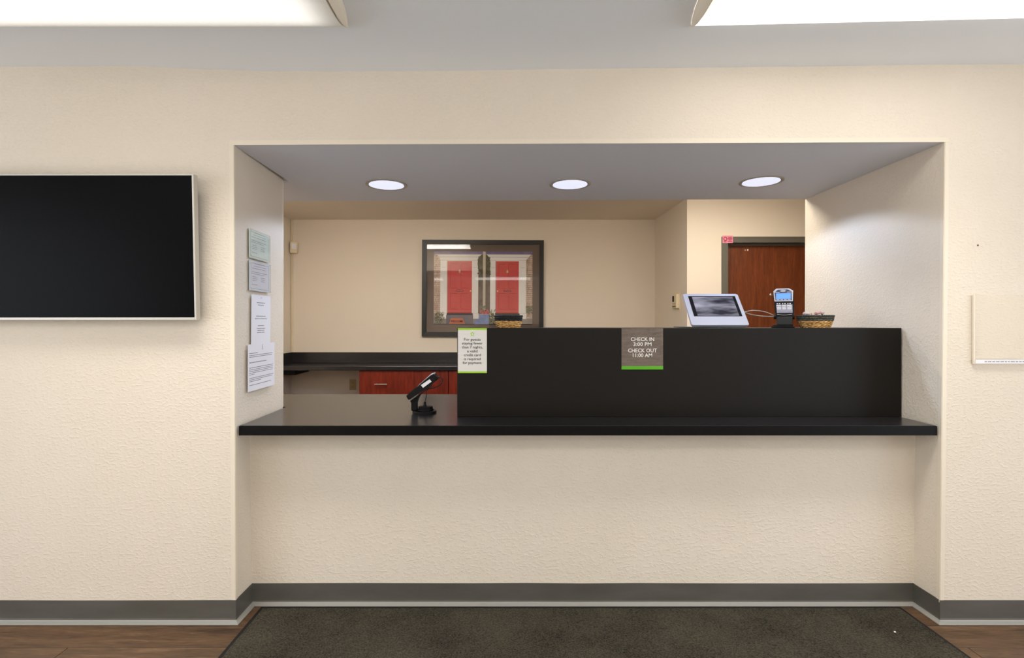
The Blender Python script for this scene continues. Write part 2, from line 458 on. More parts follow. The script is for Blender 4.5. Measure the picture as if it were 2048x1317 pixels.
# lobby ceiling: slightly wavy where it meets the wall
cb = MB(); ys = [0.03, 0.0, -0.12, -0.3, -5.2]; wv = [1, 1, 0.5, 0, 0]
xs = []
for i in range(len(CEIL) - 1):
    for k in range(4):
        t = k / 4; s = t * t * (3 - 2 * t)
        xs.append((CEIL[i][0] + (CEIL[i + 1][0] - CEIL[i][0]) * t, CEIL[i][1] + (CEIL[i + 1][1] - CEIL[i][1]) * s))
xs.append(CEIL[-1])
grid = []
for yy, ww in zip(ys, wv):
    grid.append([cb.bm.verts.new((x, yy, z * ww + ceil_lin(x) * (1 - ww))) for x, z in xs])
top = [[cb.bm.verts.new((x, yy, 2.56)) for x in (-4.6, 4.6)] for yy in (ys[0], ys[-1])]
for a in range(len(ys) - 1):
    for i in range(len(xs) - 1):
        cb.bm.faces.new((grid[a][i], grid[a][i + 1], grid[a + 1][i + 1], grid[a + 1][i]))
cb.bm.faces.new((top[0][0], top[0][1], top[1][1], top[1][0]))
struct(cb.build('ceiling', M['ceil'], smooth=True))
# rest of the lobby, behind the camera
wall('wall_back', [(-4.6, -5.3, 0), (4.6, -5.3, 0), (4.6, -5.2, 0), (-4.6, -5.2, 0), (-4.6, -5.3, zt), (4.6, -5.3, zt), (4.6, -5.2, zt), (-4.6, -5.2, zt)])
# lobby side walls, each with an unseen glazed opening added to let in fill daylight
WY0, WY1, WZ0, WZ1 = -4.7, -0.9, .25, 2.2
for side, xa, xb in (('left', -4.6, -4.5), ('right', 4.5, 4.6)):
    q = MB()
    q.box(xa, xb, -5.2, WY0, 0, zt); q.box(xa, xb, WY1, 0, 0, zt); q.box(xa, xb, WY0, WY1, 0, WZ0); q.box(xa, xb, WY0, WY1, WZ1, zt)
    struct(q.build('wall_lobby_' + side, M['wall']))
    wd = MB()
    for k in range(4):
        y = WY0 + .025 + (WY1 - WY0 - .05) * k / 3; wd.box(xa + .02, xb - .02, y - .025, y + .025, WZ0, WZ1)
    wd.box(xa + .02, xb - .02, WY0, WY1, WZ0, WZ0 + .05); wd.box(xa + .02, xb - .02, WY0, WY1, WZ1 - .05, WZ1)
    wo = struct(wd.build('added_window_1' if side == 'left' else 'added_window_2', M['bead']))
    for k in range(3):
        y0 = WY0 + .05 + (WY1 - WY0 - .05) * k / 3; xm = (xa + xb) / 2; y1 = y0 + (WY1 - WY0 - .05) / 3 - .05
        MB().quad([(xm, y0, WZ0 + .05), (xm, y1, WZ0 + .05), (xm, y1, WZ1 - .05), (xm, y0, WZ1 - .05)]).build('pane', M['glass'], wo)
    pl_ = bpy.data.lights.new('window_portal', 'AREA'); pl_.shape = 'RECTANGLE'; pl_.size = WZ1 - WZ0; pl_.size_y = WY1 - WY0
    pl_.cycles.is_portal = True
    po = bpy.data.objects.new('window_portal', pl_); C.objects.link(po)
    po.location = (xb + .02 if side == 'right' else xa - .02, (WY0 + WY1) / 2, (WZ0 + WZ1) / 2)
    po.rotation_euler = (0, PI / 2 if side == 'right' else -PI / 2, 0)
# office behind the counter
OX, OB, AX, AY = -2.30, 3.37, 1.65, 2.38
def vbox(name, a, m='office_wall'): return struct(MB().box(*a).build(name, M[m]))
vbox('wall_office_left', (OX - .1, OX, .475, OB + .1, 0, 2.5))
vbox('wall_office_back', (OX, AX, OB, OB + .1, 0, 2.5))
vbox('wall_alcove', (AX, AX + .1, AY + .12, OB + .1, 0, 2.5))
DX0, DX1, DZ = 1.958, 2.985, 2.092   # outside of the door frame
dw = MB()
dw.box(AX, DX0 + .02, AY, AY + .12, 0, 2.5); dw.box(DX1 - .02, 4.5, AY, AY + .12, 0, 2.5); dw.box(DX0 + .02, DX1 - .02, AY, AY + .12, DZ - .02, 2.5)
struct(dw.build('wall_office_front', M['office_wall']))
vbox('wall_office_right', (4.4, 4.5, YS, AY, 0, 2.5))
struct(MB().box(OX - .1, 4.5, YS, OB + .1, 2.44, 2.5).build('ceiling_office', M['office_wall']))

# corner beads around the opening
def bead(name, a, b, fx, sx, wf=.019, t=.0022):
    """smooth strip wrapped round a wall corner running from a to b; fx, sx: unit directions along both faces"""
    a, b, fx, sx = Vector(a), Vector(b), Vector(fx), Vector(sx)
    m = MB()
    for d, n in ((fx, -sx), (sx, -fx)):
        p = [a - fx * t * 0 + n * t, a + d * wf + n * (t * .25), a + d * wf - n * .004, a - n * .004]
        q = [v + (b - a) for v in p]
        m.hexa([*[tuple(v) for v in p], *[tuple(v) for v in q]])
    return struct(m.build(name, M['bead']))
bead('trim_1', LJ['fb'] + (.09,), ext(LJ['fb'], LJ['ft'], 2.107) + (2.107,), (-1, 0, 0), (0, 1, 0))
bead('trim_2', RJ['fb'] + (.09,), ext(RJ['fb'], RJ['ft'], 2.12) + (2.12,), (1, 0, 0), (0, 1, 0))
m3 = MB(); m3.hexa([(-1.205, -.0022, ZS_L - .001), (1.965, -.0022, ZS_R - .001), (1.965, .001, ZS_R - .001), (-1.205, .001, ZS_L - .001),
                    (-1.205, -.0006, ZS_L + .02), (1.965, -.0006, ZS_R + .02), (1.965, .001, ZS_R + .02), (-1.205, .001, ZS_L + .02)])
struct(m3.build('trim_3', M['bead']))
bead('trim_4', ext(LJ['kb'], LJ['kt'], .868) + (.868,), ext(LJ['kb'], LJ['kt'], 2.10) + (2.10,), (-1, 0, 0), (0, -1, 0), .012)
bead('trim_5', ext(RJ['kb'], RJ['kt'], .868) + (.868,), ext(RJ['kb'], RJ['kt'], 2.115) + (2.115,), (1, 0, 0), (0, -1, 0), .012)

# vinyl cove base: profile swept along the wall line; d = distance from the wall, z
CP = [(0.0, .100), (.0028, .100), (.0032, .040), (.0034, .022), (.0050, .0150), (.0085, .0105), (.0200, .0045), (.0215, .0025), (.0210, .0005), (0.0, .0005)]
def cove(name, line, wob=0.0):
    """line: plan points with the wall on the left of the direction of travel... offset to the right of travel"""
    m = MB(); n = len(CP); rings = []
    dense = []
    for i in range(len(line) - 1):
        a, b = Vector(line[i]), Vector(line[i + 1]); L = (b - a).length; k = max(1, int(L / .25)) if wob else 1
        for j in range(k): dense.append((a + (b - a) * j / k, j == 0))
    dense.append((Vector(line[-1]), True))
    P = [d[0] for d in dense]
    for i, p in enumerate(P):
        def nrm(a, b):
            t = (b - a).normalized(); return Vector((t.y, -t.x))
        if i == 0: o = nrm(P[0], P[1])
        elif i == len(P) - 1: o = nrm(P[-2], P[-1])
        else:
            n1, n2 = nrm(P[i - 1], p), nrm(p, P[i + 1]); o = (n1 + n2); o = o / max(.3, o.dot(n1))
        h = random.uniform(-wob, wob)
        rings.append([m.bm.verts.new((p.x + o.x * d, p.y + o.y * d, z + (h if z > .09 else h * .3 if z > .01 else 0))) for d, z in CP])
    for i in range(len(rings) - 1):
        for k in range(n - 1):
            fc = m.bm.faces.new((rings[i][k], rings[i + 1][k], rings[i + 1][k + 1], rings[i][k + 1]))
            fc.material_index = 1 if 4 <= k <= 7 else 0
    return struct(m.build(name, [M['cove'], M['cove_toe']]))
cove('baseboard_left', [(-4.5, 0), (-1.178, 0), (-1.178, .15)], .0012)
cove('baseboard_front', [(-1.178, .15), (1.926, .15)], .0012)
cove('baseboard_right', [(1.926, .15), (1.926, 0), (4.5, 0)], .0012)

# ------------------------------------------------------------------ ceiling lights
def fixture(label, length, lens, loc, rotz=0.0, roty=0.0, group=None, beam=0.0):
    t = thing('ceiling_light', label, 'light', loc, (0, roty, rotz), group)
    W, S, N = .205, .040, 24
    arc = [(-W * math.cos(PI * i / N), 0) for i in range(N + 1)]
    arc = [(y, -S * (1 - abs(y / W) ** 3.2)) for y, _ in arc]
    MB().box(0.03, length - .03, -.15, .15, -.015, 0.0).build('housing', M['cap'], t)
    l = MB(); n = len(arc)
    nx = 24
    g = [[l.bm.verts.new((.012 + (length - .024) * i / nx, y, z)) for y, z in arc] for i in range(nx + 1)]
    for j in range(nx):
        for i in range(n - 1): l.bm.faces.new((g[j][i], g[j + 1][i], g[j + 1][i + 1], g[j][i + 1]))
    l.build('lens', lens, t, True)
    for x0, s_ in ((0, -1), (length, 1)):
        c = MB(); rings = []
        # domed end: bows outwards in plan and slopes in towards the lens
        for fz, out, bow in ((0.0, 1.0, 1.3), (.5, .9, 1.3), (.85, .45, 1.1), (1.05, .0, 0), (1.05, -.15, 0)):
            rings.append([c.bm.verts.new((x0 + s_ * .024 * out * (1 - bow * (y / W) ** 2), y * 1.02, z * fz - (.0015 if fz > 1 else 0))) for y, z in arc])
        for a_ in range(len(rings) - 1):
            for i in range(n - 1): c.bm.faces.new((rings[a_][i], rings[a_][i + 1], rings[a_ + 1][i + 1], rings[a_ + 1][i]))
        c.build('end_cap', M['cap'], t, True)
    if beam:
        # the prisms throw most of the light down: an area lamp of narrow spread at the lens
        b_ = bpy.data.lights.new('lens_beam', 'AREA'); b_.shape = 'RECTANGLE'; b_.size = length - .1; b_.size_y = .34
        b_.energy = beam; b_.spread = math.radians(96); b_.color = (1.0, .97, .92)
        bo = bpy.data.objects.new('lens_beam', b_); C.objects.link(bo); bo.parent = t; bo.location = (length / 2, 0, -.0425)
    return t
YF = -.335 - .205
fixture('dim fluorescent ceiling light with ribbed lens above the television', 1.46, M['lens_left'], (-.578 - 1.46, YF, ceil_lin(-1.3) - .002), beam=BEAM_W)
fixture('bright white fluorescent ceiling light on the right side of the lobby', 1.40, M['lens_right'], (.700, YF + .012, ceil_lin(.7) - .001), -.035, -.0042, beam=BEAM_W)
lob = None  # unseen lobby fixtures, added as fill to even the light on the wall
for x, y in ((-2.9, -2.4), (-.7, -2.4), (1.5, -2.4), (-2.9, -4.2), (-.7, -4.2), (1.5, -4.2)):
    if lob is None:
        lob = fixture('added fluorescent fill light in the lobby behind the viewer', 1.40, M['lens_lobby_fill'], (x, y, 2.43), group='added lobby fill lights'); o = lob
    else: o = copy_tree(lob)
    o.location = (x, y, ceil_lin(x) - .003)
    o['label'] = 'added fluorescent fill light behind the viewer, %s of the %s row' % ({-2.9: 'left', -.7: 'middle', 1.5: 'right'}[x], 'second' if y > -3 else 'third')
of = fixture('fluorescent office ceiling light hidden above the soffit edge', 1.40, M['lens_office'], (-1.86, 1.44, 2.439), group='office ceiling lights')
M['lens_office_door'] = lens_mat('lit_prismatic_lens_office_door', L_OFFICE * .72, (255, 246, 230))
o2 = copy_tree(of); o2.location = (.95, 1.44, 2.439); o2['label'] = 'fluorescent office ceiling light hidden above the soffit, nearest the door'
for ch in o2.children:
    if ch.name.startswith('lens'):
        ch.data = ch.data.copy(); ch.data.materials[0] = M['lens_office_door']
of['label'] = 'fluorescent office ceiling light that shows in the picture glass'

dl = None
for px, py, lab in ((773, 369.5, 'left'), (1140, 368.5, 'middle'), (1522, 363, 'right')):
    h = 0.787; D = h * F / (645 - py); x = (px - 1006) * D / F; h = zs(x) - EYE; D = h * F / (645 - py); x = (px - 1006) * D / F
    label = {'left': 'round recessed downlight in the soffit nearest the posted papers', 'middle': 'middle of three round recessed downlights in the soffit',
             'right': 'round recessed downlight in the soffit above the tablet and the door'}[lab]
    if dl is None:
        dl = thing('downlight', label, 'light', (x, D - 2.3, zs(x)), group='downlights in the soffit')
        MB().lathe([(.117, -.0005), (.117, -.003), (.113, -.0055), (.104, -.0045), (.101, -.0008)], 48).build('trim_ring', M['trim_white'], dl, True)
        MB().lathe([(.1025, -.0006), (.1025, -.0022), (.10, -.0026)], 48).build('gap', M['slot'], dl)
        MB().lathe([(.0985, -.0015), (.0985, -.0048), (.09, -.0058), (.05, -.0066), (.01, -.0068)], 48).build('lens', M['down_lens'], dl, True)
        o = dl
    else:
        o = copy_tree(dl); o.location = (x, D - 2.3, zs(x)); o['label'] = label
    s = bpy.data.lights.new('downlight_beam', 'SPOT'); s.energy = SPOT_W; s.color = (.60, .73, 1.0)
    s.spot_size = math.radians(146); s.spot_blend = .12; s.shadow_soft_size = .045
    so = bpy.data.objects.new('downlight_beam', s); C.objects.link(so); so.location = (x, D - 2.3, zs(x) - .055)

# ------------------------------------------------------------------ counter
ZC = .866
ct = thing('counter', 'long black laminate service counter set in the wall opening', 'counter', (0, 0, .822))
m = MB(); m.prism([(-1.171, .014), (1.924, .014), (1.934, 1.03), (-2.29, 1.03), (-2.29, .535), (-1.171, .535)], 'z', 0, .044)
bmesh.ops.bevel(m.bm, geom=[e for e in m.bm.edges if abs(e.verts[0].co.z - e.verts[1].co.z) < 1e-5], offset=.003, segments=2, affect='EDGES')
m.build('countertop', M['black_lam'], ct)
MB().box(-1.1705, 1.9235, .0128, .0145, .001, .0425).build('edge_band', M['black_edge'], ct)
rc = thing('raised_counter', 'raised black transaction shelf with a blank front panel standing on the counter', 'counter', (0, 0, ZC))
PF = .233; PD = 2.3 + PF; ZP = 1.297
x0 = (914.3 - 1006) * PD / F; x1 = (1803 - 1006) * PD / F
MB().box(x0, x1, PF, PF + .019, 0, ZP - ZC - .0, .0015).build('front_panel', M['black_panel'], rc)
MB().box(x0, x1, PF + .0192, PF + .32, ZP - ZC - .025, ZP - ZC - .0002, .0012).build('ledge', M['black_panel'], rc)
MB().box(x0, x0 + .019, PF + .0192, PF + .31, 0, ZP - ZC - .0255).build('side_panel', M['black_panel'], rc)
MB().box(x1 - .019, x1, PF + .0192, PF + .31, 0, ZP - ZC - .0255).build('side_panel', M['black_panel'], rc)

# signs on the raised counter
def sign(name, label, pxs, mat_card, thick=.003):
    l, t, r, b = pxs
    xl, zt_ = at(l, t, PD); xr, zb = at(r, b, PD)
    s = thing(name, label, 'sign', ((xl + xr) / 2, PF - .0002, zb))
    w2, h = (xr - xl) / 2, zt_ - zb
    MB().box(-w2, w2, -thick, 0, 0, h).build('card', mat_card, s)
    return s, w2, h, (xl + xr) / 2, zb
kk = PD / F
s, w2, h, cx, zb = sign('payment_notice', 'white notice card with green bands about guests staying fewer than 7 nights', (915.9, 656.9, 973.7, 746.5), M['sign_paper'])
MB().box(-w2, w2, -.0034, -.003, h - 3.6 * kk, h).build('green_band', M['lime'], s)
MB().box(-w2, w2, -.0034, -.003, 0, 3.2 * kk).build('green_band', M['lime'], s)
lg = MB()
for i in range(5):
    a = PI / 2 + 2 * PI * i / 5
    c0 = Vector((math.cos(a), math.sin(a))); n0 = Vector((-math.sin(a), math.cos(a)))
    pts = [c0 * .0042 + n0 * .0030, c0 * .0075 + n0 * .0034, c0 * .0105, c0 * .0075 - n0 * .0034, c0 * .0042 - n0 * .0030]
    cz = h - 11.6 * kk; cxl = (944.7 - 1006) * kk - cx
    lg.prism([(cxl + p.x, cz + p.y) for p in pts], 'y', -.0034, -.003)
lg.build('flower_emblem', M['lime'], s)
L1 = [('For guests', 33, 681.7), ('staying fewer', 41.3, 689.3), ('than 7 nights,', 41.8, 697.2), ('a valid', 20.9, 705.1), ('credit card', 33.4, 712.8), ('is required', 33, 720.7), ('for payment.', 38.4, 728.5)]
text_mesh([(q, (944.7 - 1006) * kk - cx, EYE + (645 - by) * kk - zb, wd * kk, 5.4 * kk) for q, wd, by in L1], 'lettering', M['sign_ink'], s, -.0036)
s, w2, h, cx, zb = sign('check_in_sign', 'brown woodgrain sign with white check in and check out times', (1242.8, 656.9, 1325.8, 739.3), M['sign_wood'])
MB().box(-w2, w2, -.0036, -.003, 0, 6.6 * kk).build('green_band', M['green'], s)
L2 = [('CHECK IN', 46.6, 682.4), ('3:00 PM', 36, 692.3), ('CHECK OUT', 57.6, 705), ('11:00 AM', 38.5, 714.5)]
text_mesh([(q, (1284.5 - 1006) * kk - cx, EYE + (645 - by) * kk - zb, wd * kk, 7.7 * kk) for q, wd, by in L2], 'lettering', M['sign_white'], s, -.0038)

# ------------------------------------------------------------------ television
tvw, tvh = 1.12, .622
tv = thing('television', 'black flat television in a thin silver frame on the left wall', 'television', (-1.314 - tvw / 2, -.062, 1.334), (math.radians(2.0), 0, 0))
hw = tvw / 2
fm = MB()
fm.box(-hw, -hw + .013, 0, .03, 0, tvh, .002); fm.box(hw - .009, hw, 0, .03, 0, tvh, .002)
fm.box(-hw + .0125, hw - .0085, 0.0005, .03, tvh - .0065, tvh, .002); fm.box(-hw + .0125, hw - .0085, 0.0005, .03, 0, .0115, .002)
fm.build('bezel', M['tv_bezel'], tv)
MB().box(-hw + .012, hw - .008, .003, .012, .011, tvh - .006).build('screen', M['tv_screen'], tv)
MB().box(-hw + .01, hw - .006, .0125, .029, .008, tvh - .004).build('back_cover', M['dark_plastic'], tv)
MB().box(-.2, .2, .030, .052, .18, .46).build('wall_mount', M['black_plastic'], tv)

# ------------------------------------------------------------------ posted papers on the left jamb (face looks to +x)
def jamb_x(y, z):
    a = ext(LJ['fb'], LJ['ft'], z); b = ext(LJ['kb'], LJ['kt'], z)
    return a[0] + (b[0] - a[0]) * y / (b[1] - a[1])
def dashes(m, y, z, L, hgt, x):
    """a line of print too small to read: a row of short bars"""
    e = y
    while e < y + L - .002:
        wd = min(random.uniform(.006, .018), y + L - e)
        m.quad([(x, e, z), (x, e + wd, z), (x, e + wd, z + hgt), (x, e, z + hgt)])
        e += wd + .0028
def paper_on_jamb(name, label, cat, y0, y1, z0, z1, m, t=.0012, tilt=0.0, group=None):
    zc = (z0 + z1) / 2; yc = (y0 + y1) / 2
    xa, xb = jamb_x(y0, zc), jamb_x(y1, zc)
    tt = thing(name, label, cat, (max(jamb_x(yc, z1), jamb_x(yc, z0)) + .006, yc, z0), (0, 0, math.atan2(-(xb - xa), y1 - y0)), group)
    W, H = (y1 - y0), (z1 - z0)
    MB().hexa([(0, -W / 2, 0), (t, -W / 2, 0), (t, W / 2 + 0, 0), (0, W / 2, 0), (0, -W / 2 + tilt, H), (t, -W / 2 + tilt, H), (t, W / 2 + tilt, H), (0, W / 2 + tilt, H)]).build('sheet', m, tt)
    return tt, W, H, t
def cert(label, y0, y1, z0, z1, m):
    t, W, H, th = paper_on_jamb('framed_certificate', label, 'certificate', y0, y1, z0, z1, m)
    b = MB()
    for a in ((-W / 2, W / 2, 0, .0035), (-W / 2, W / 2, H - .0035, H)): b.box(-.006, .0075, a[0], a[1], a[2], a[3])
    for a in ((-W / 2, -W / 2 + .0035), (W / 2 - .0035, W / 2)): b.box(-.006, .0075, a[0], a[1], .0035, H - .0035)
    b.build('acrylic_edge', M['sleeve'], t)
    MB().box(.0055, .0068, -W / 2 + .0036, W / 2 - .0036, .0036, H - .0036).build('acrylic_cover', M['sleeve'], t)
    c = MB()
    for a in ((-W / 2 + .012, W / 2 - .012, .010, .012), (-W / 2 + .012, W / 2 - .012, H - .012, H - .010), (-W / 2 + .012, -W / 2 + .014, .010, H - .010), (W / 2 - .014, W / 2 - .012, .010, H - .010)):
        c.box(.0012, .0015, *a)
    c.build('border', M['cert_line'], t)
    p = MB()
    for z, y, L in ((.90, -.25, .5), (.82, -.3, .6), (.74, -.4, .7), (.62, -.4, .75), (.56, -.4, .6), (.46, -.35, .2), (.40, -.35, .22), (.34, -.35, .2), (.46, .05, .22), (.40, .05, .18), (.34, .05, .2), (.2, -.38, .25)):
        dashes(p, y * W, z * H, L * W, .0026, .0016)
    p.build('print', M['ink_soft'], t)['kind'] = 'stuff'
    q = MB()
    for z in (.12, .88): q.lathe([(.0022, 0), (.0022, .004), (.001, .005)], 8).xform(Matrix.Identity(4))
    q.bm.free()
    for yy, zz in ((-W / 2 + .006, H * .92), (-W / 2 + .006, H * .1)):
        qm = MB(); qm.lathe([(.003, 0), (.003, .003), (.0015, .004)], 10); qm.xform(Matrix.Translation((.0075, yy, zz)) @ Matrix.Rotation(PI / 2, 4, 'Y')); qm.build('screw', M['cap'], t)
    return t
cert('pale green certificate in a clear holder, topmost on the opening side', .13, .36, 1.627, 1.764, M['green_paper'])
cert('pale grey certificate in a clear holder under the green certificate', .13, .36, 1.474, 1.617, M['cert_paper'])
t, W, H, th = paper_on_jamb('paper_notice', 'white paper notice with a few centred lines, hung below the certificates', 'paper', .143, .357, 1.185, 1.456, M['white'], .0005, .006)
p = MB()
for z, L in ((.86, .42), (.82, .30), (.62, .5), (.575, .62), (.45, .32), (.40, .42), (.365, .36), (.33, .4)): dashes(p, -L * W / 2, z * H, L * W, .003, th + .0003)
p.build('print', M['ink'], t)['kind'] = 'stuff'
q = MB(); q.lathe([(.0045, 0), (.0045, .002), (.002, .006)], 10); q.xform(Matrix.Translation((th, .0, H - .012)) @ Matrix.Rotation(PI / 2, 4, 'Y')); q.build('push_pin', M['sleeve'], t)
t, W, H, th = paper_on_jamb('paper_notice', 'white typed letter, lowest of the papers posted beside the counter', 'paper', .10, .395, 1.003, 1.222, M['white'], .0005, 0)
t.location.x += .004
p = MB()
for z, L in ((.80, .30), (.755, .86), (.72, .84), (.60, .62), (.49, .90), (.45, .88), (.415, .88), (.38, .86), (.345, .18), (.27, .90), (.235, .84), (.20, .42), (.12, .80)):
    dashes(p, -W * .45, z * H, L * W, .0034 if L in (.62,) else .0026, th + .0003)
p.build('print', M['ink'], t)['kind'] = 'stuff'
q = MB(); q.tube([(th + .001, -.0, H - .03), (th + .002, .004, H - .004), (th + .001, .008, H - .03)], .0008, 6); q.build('paper_clip', M['steel'], t)

# ------------------------------------------------------------------ acrylic sign holder on the right wall
xa, zb_ = at(1948.5, 728.5, 2.285); _, zt_ = at(1948.5, 590, 2.285)
s = thing('sign_holder', 'empty clear acrylic sign holder on the cream wall at the right', 'sign holder', (xa, -.001, zb_))
W, H = .44, zt_ - zb_
MB().box(0, W, -.004, 0, 0, H).build('back_sheet', M['acrylic'], s)
e = MB(); e.box(0, .006, -.012, -.004, 0, H); e.box(W - .006, W, -.012, -.004, 0, H); e.box(.006, W - .006, -.012, -.004, 0, .004)
e.build('edge', M['bead'], s)
MB().box(.006, W - .006, -.0145, -.0125, .002, .019).build('label_strip', M['white'], s)
p = MB()
random.seed(3)
e = .045
while e < .36:
    wd = random.uniform(.008, .02); p.quad([(e, -.0148, .008), (e + wd, -.0148, .008), (e + wd, -.0148, .0125), (e, -.0148, .0125)]); e += wd + .004
p.build('print', M['ink_soft'], s)['kind'] = 'stuff'
xh, zh = at(1955.5, 491, 2.3)
m = MB(); m.lathe([(.0042, 0), (.0042, .0010), (.0022, .0016)], 10); m.xform(Matrix.Translation((xh, -.0002, zh)) @ Matrix.Rotation(PI / 2, 4, 'X'))
tag(m.build('wall_anchor', M['plug']), 'tiny dark screw hole in the wall above the acrylic holder', 'hole')

# ------------------------------------------------------------------ floor mat
mt = thing('floor_mat', 'dark charcoal entrance mat in front of the counter', 'mat', (.36, -.865, 0))
fw, fd = 1.482, .985
MB().box(-fw, fw, -fd, fd, .0003, .005, .002).build('rubber_backing', M['rubber'], mt)
pl = MB(); nx, ny = 120, 80
g = [[pl.bm.verts.new((-fw + .018 + (2 * fw - .036) * i / nx, -fd + .018 + (2 * fd - .036) * j / ny, .0085 + random.uniform(-.0012, .0012))) for i in range(nx + 1)] for j in range(ny + 1)]
for j in range(ny):
    for i in range(nx): pl.bm.faces.new((g[j][i], g[j][i + 1], g[j + 1][i + 1], g[j + 1][i]))
low = [pl.bm.verts.new((x, y, .0051)) for x, y in ((-fw + .017, -fd + .017), (fw - .017, -fd + .017), (fw - .017, fd - .017), (-fw + .017, fd - .017))]
for ed, (a, b) in ((g[0], (0, 1)), ([r[-1] for r in g], (1, 2)), (g[-1][::-1], (2, 3)), ([r[0] for r in g][::-1], (3, 0))):
    pl.bm.faces.new([low[a], low[b]] + ed[::-1])
pl.build('carpet_pile', M['pile'], mt, True)
xc, _ = at(1795, 1268, 2.2); 
m = MB(); m.hexa([(-.004, -.003, 0), (.0035, -.0035, 0), (.004, .003, 0), (-.003, .0035, 0), (-.003, -.0015, .003), (.002, -.002, .002), (.003, .0015, .003), (-.002, .002, .002)])
tag(m.build('paper_scrap', M['white'], loc=(xc, -.085, .0098)), 'tiny white scrap lying on the dark mat', 'scrap')

# ------------------------------------------------------------------ card terminal on the counter, seen from its side
D1 = 2.647; k = D1 / F / 10.97
tx, _ = at(849, 829, D1)
t = thing('card_terminal', 'black card terminal with a white label on a swivel stand, lower counter', 'card terminal', (tx, D1 - 2.3, ZC))
def U(u, v): return ((u - 757) * k, (1092 - v) * k)
MB().lathe([(.0605, 0.0002), (.0605, .009), (.058, .0115), (.02, .0125)], 48).build('base_plate', M['black_plastic'], t, True)
MB().lathe([(.040, .0125), (.040, .020), (.036, .022), (.036, .032), (.030, .035), (.008, .0355)], 40, (.006, 0, 0)).build('swivel_ring', M['black_plastic'], t, True)
a = MB(); a.box(*[U(475, 0)[0], U(605, 0)[0]], -.018, .018, .0115, U(0, 850)[1], .004)
a.prism([U(475, 870), U(455, 825), U(480, 800), U(905, 480), U(915, 500), U(760, 620), U(680, 690), U(630, 780), U(605, 860)], 'y', -.016, .016)
a.build('arm', M['black_plastic'], t)
MB().prism([U(462, 826), U(470, 808), U(905, 484), U(912, 498)], 'y', -.030, .030).build('mounting_plate', M['dark_plastic'], t)
body = [(385, 705), (400, 685), (430, 660), (620, 505), (780, 365), (905, 262), (975, 225), (1062, 322), (1050, 362), (900, 478), (840, 528), (560, 715), (462, 782), (432, 788), (398, 742)]
bd = MB(); bd.prism([U(*p) for p in body], 'y', -.039, .039)
bmesh.ops.bevel(bd.bm, geom=[e for e in bd.bm.edges if abs(abs(e.verts[0].co.y) - .039) < 1e-4 and abs(e.verts[0].co.y - e.verts[1].co.y) < 1e-5], offset=.0045, segments=2, affect='EDGES')
bd.build('terminal_body', M['black_plastic'], t, True)
fp = MB(); fp.prism([U(620, 500), U(900, 242), U(972, 213), U(990, 232), U(905, 268), U(780, 368), U(630, 505)], 'y', -.034, .034)
fp.build('faceplate', M['silver'], t)
kp = MB()
for i in range(4):
    for j in range(3):
        f0 = .12 + .2 * i; c = Vector(U(430 + (610 - 430) * f0, 656 + (506 - 656) * f0)); d = Vector((U(620, 500)[0] - U(430, 660)[0], U(620, 500)[1] - U(430, 660)[1])).normalized(); n_ = Vector((-d.y, d.x))
        q = [c - d * .004, c + d * .004, c + d * .004 + n_ * .0018, c - d * .004 + n_ * .0018]
        kp.prism([(p.x, p.y) for p in q], 'y', -.024 + j * .018, -.012 + j * .018)
kp.build('keypad', M['dark_plastic'], t)
lb = MB(); lb.prism([U(705, 465), U(893, 338), U(935, 390), U(750, 525)], 'y', -.0396, -.0391); lb.build('label', M['white'], t)
def smooth_path(P, n=8):
    P = [Vector(p) for p in P]; out = []
    for i in range(len(P) - 1):
        p0, p1, p2, p3 = P[max(i - 1, 0)], P[i], P[i + 1], P[min(i + 2, len(P) - 1)]
        for j in range(n):
            s_ = j / n
            out.append(.5 * ((2 * p1) + (-p0 + p2) * s_ + (2 * p0 - 5 * p1 + 4 * p2 - p3) * s_ ** 2 + (-p0 + 3 * p1 - 3 * p2 + p3) * s_ ** 3))
    out.append(P[-1]); return out
P = [(1048, 308), (1110, 312), (1152, 350), (1150, 410), (1100, 475), (1000, 530), (900, 552), (830, 572), (800, 620), (803, 700), (785, 790), (772, 830)]
MB().tube(smooth_path([(U(*p)[0], -.01 + .004 * (i > 6), U(*p)[1]) for i, p in enumerate(P)]), .0025, 8).build('cord', M['cable_black'], t, True)
sr = MB(); sr.lathe([(.010, 0), (.0085, .004), (.0072, .006), (.0055, .020), (.003, .022)], 16, (U(770, 0)[0], -.006, .0355)); sr.build('strain_relief', M['black_plastic'], t, True)

# ------------------------------------------------------------------ things on the raised shelf
ZL = ZP + .0002
# tablet
tc = 1.092
tb = thing('tablet_stand', 'silver tablet kiosk leaning back on the raised black shelf', 'tablet', (tc, .318, ZL + .001))
Wt, ang = .288, math.atan2(.140, .170)
SL = .213
Rm = Matrix.Translation((0, 0, .0125)) @ Matrix.Rotation(-ang, 4, 'X')
def rounded(w_, h_, r, n=5):
    pts = []
    for cx_, cz_, a0 in ((w_ / 2 - r, h_ - r, 0), (-w_ / 2 + r, h_ - r, PI / 2), (-w_ / 2 + r, r, PI), (w_ / 2 - r, r, 1.5 * PI)):
        for i in range(n + 1):
            a = a0 + PI / 2 * i / n; pts.append((cx_ + r * math.cos(a), cz_ + r * math.sin(a)))
    return pts
en = MB(); en.prism(rounded(Wt, SL, .009), 'y', 0, .013); bmesh.ops.bevel(en.bm, geom=[e for e in en.bm.edges if abs(e.verts[0].co.y) < 1e-5 and abs(e.verts[1].co.y) < 1e-5], offset=.0018, segments=2, affect='EDGES')
en.xform(Rm).build('enclosure', M['silver'], tb, True)
sx0, sx1, sz0, sz1 = -Wt / 2 + .083 * Wt, -Wt / 2 + .938 * Wt, SL * .272, SL * .922
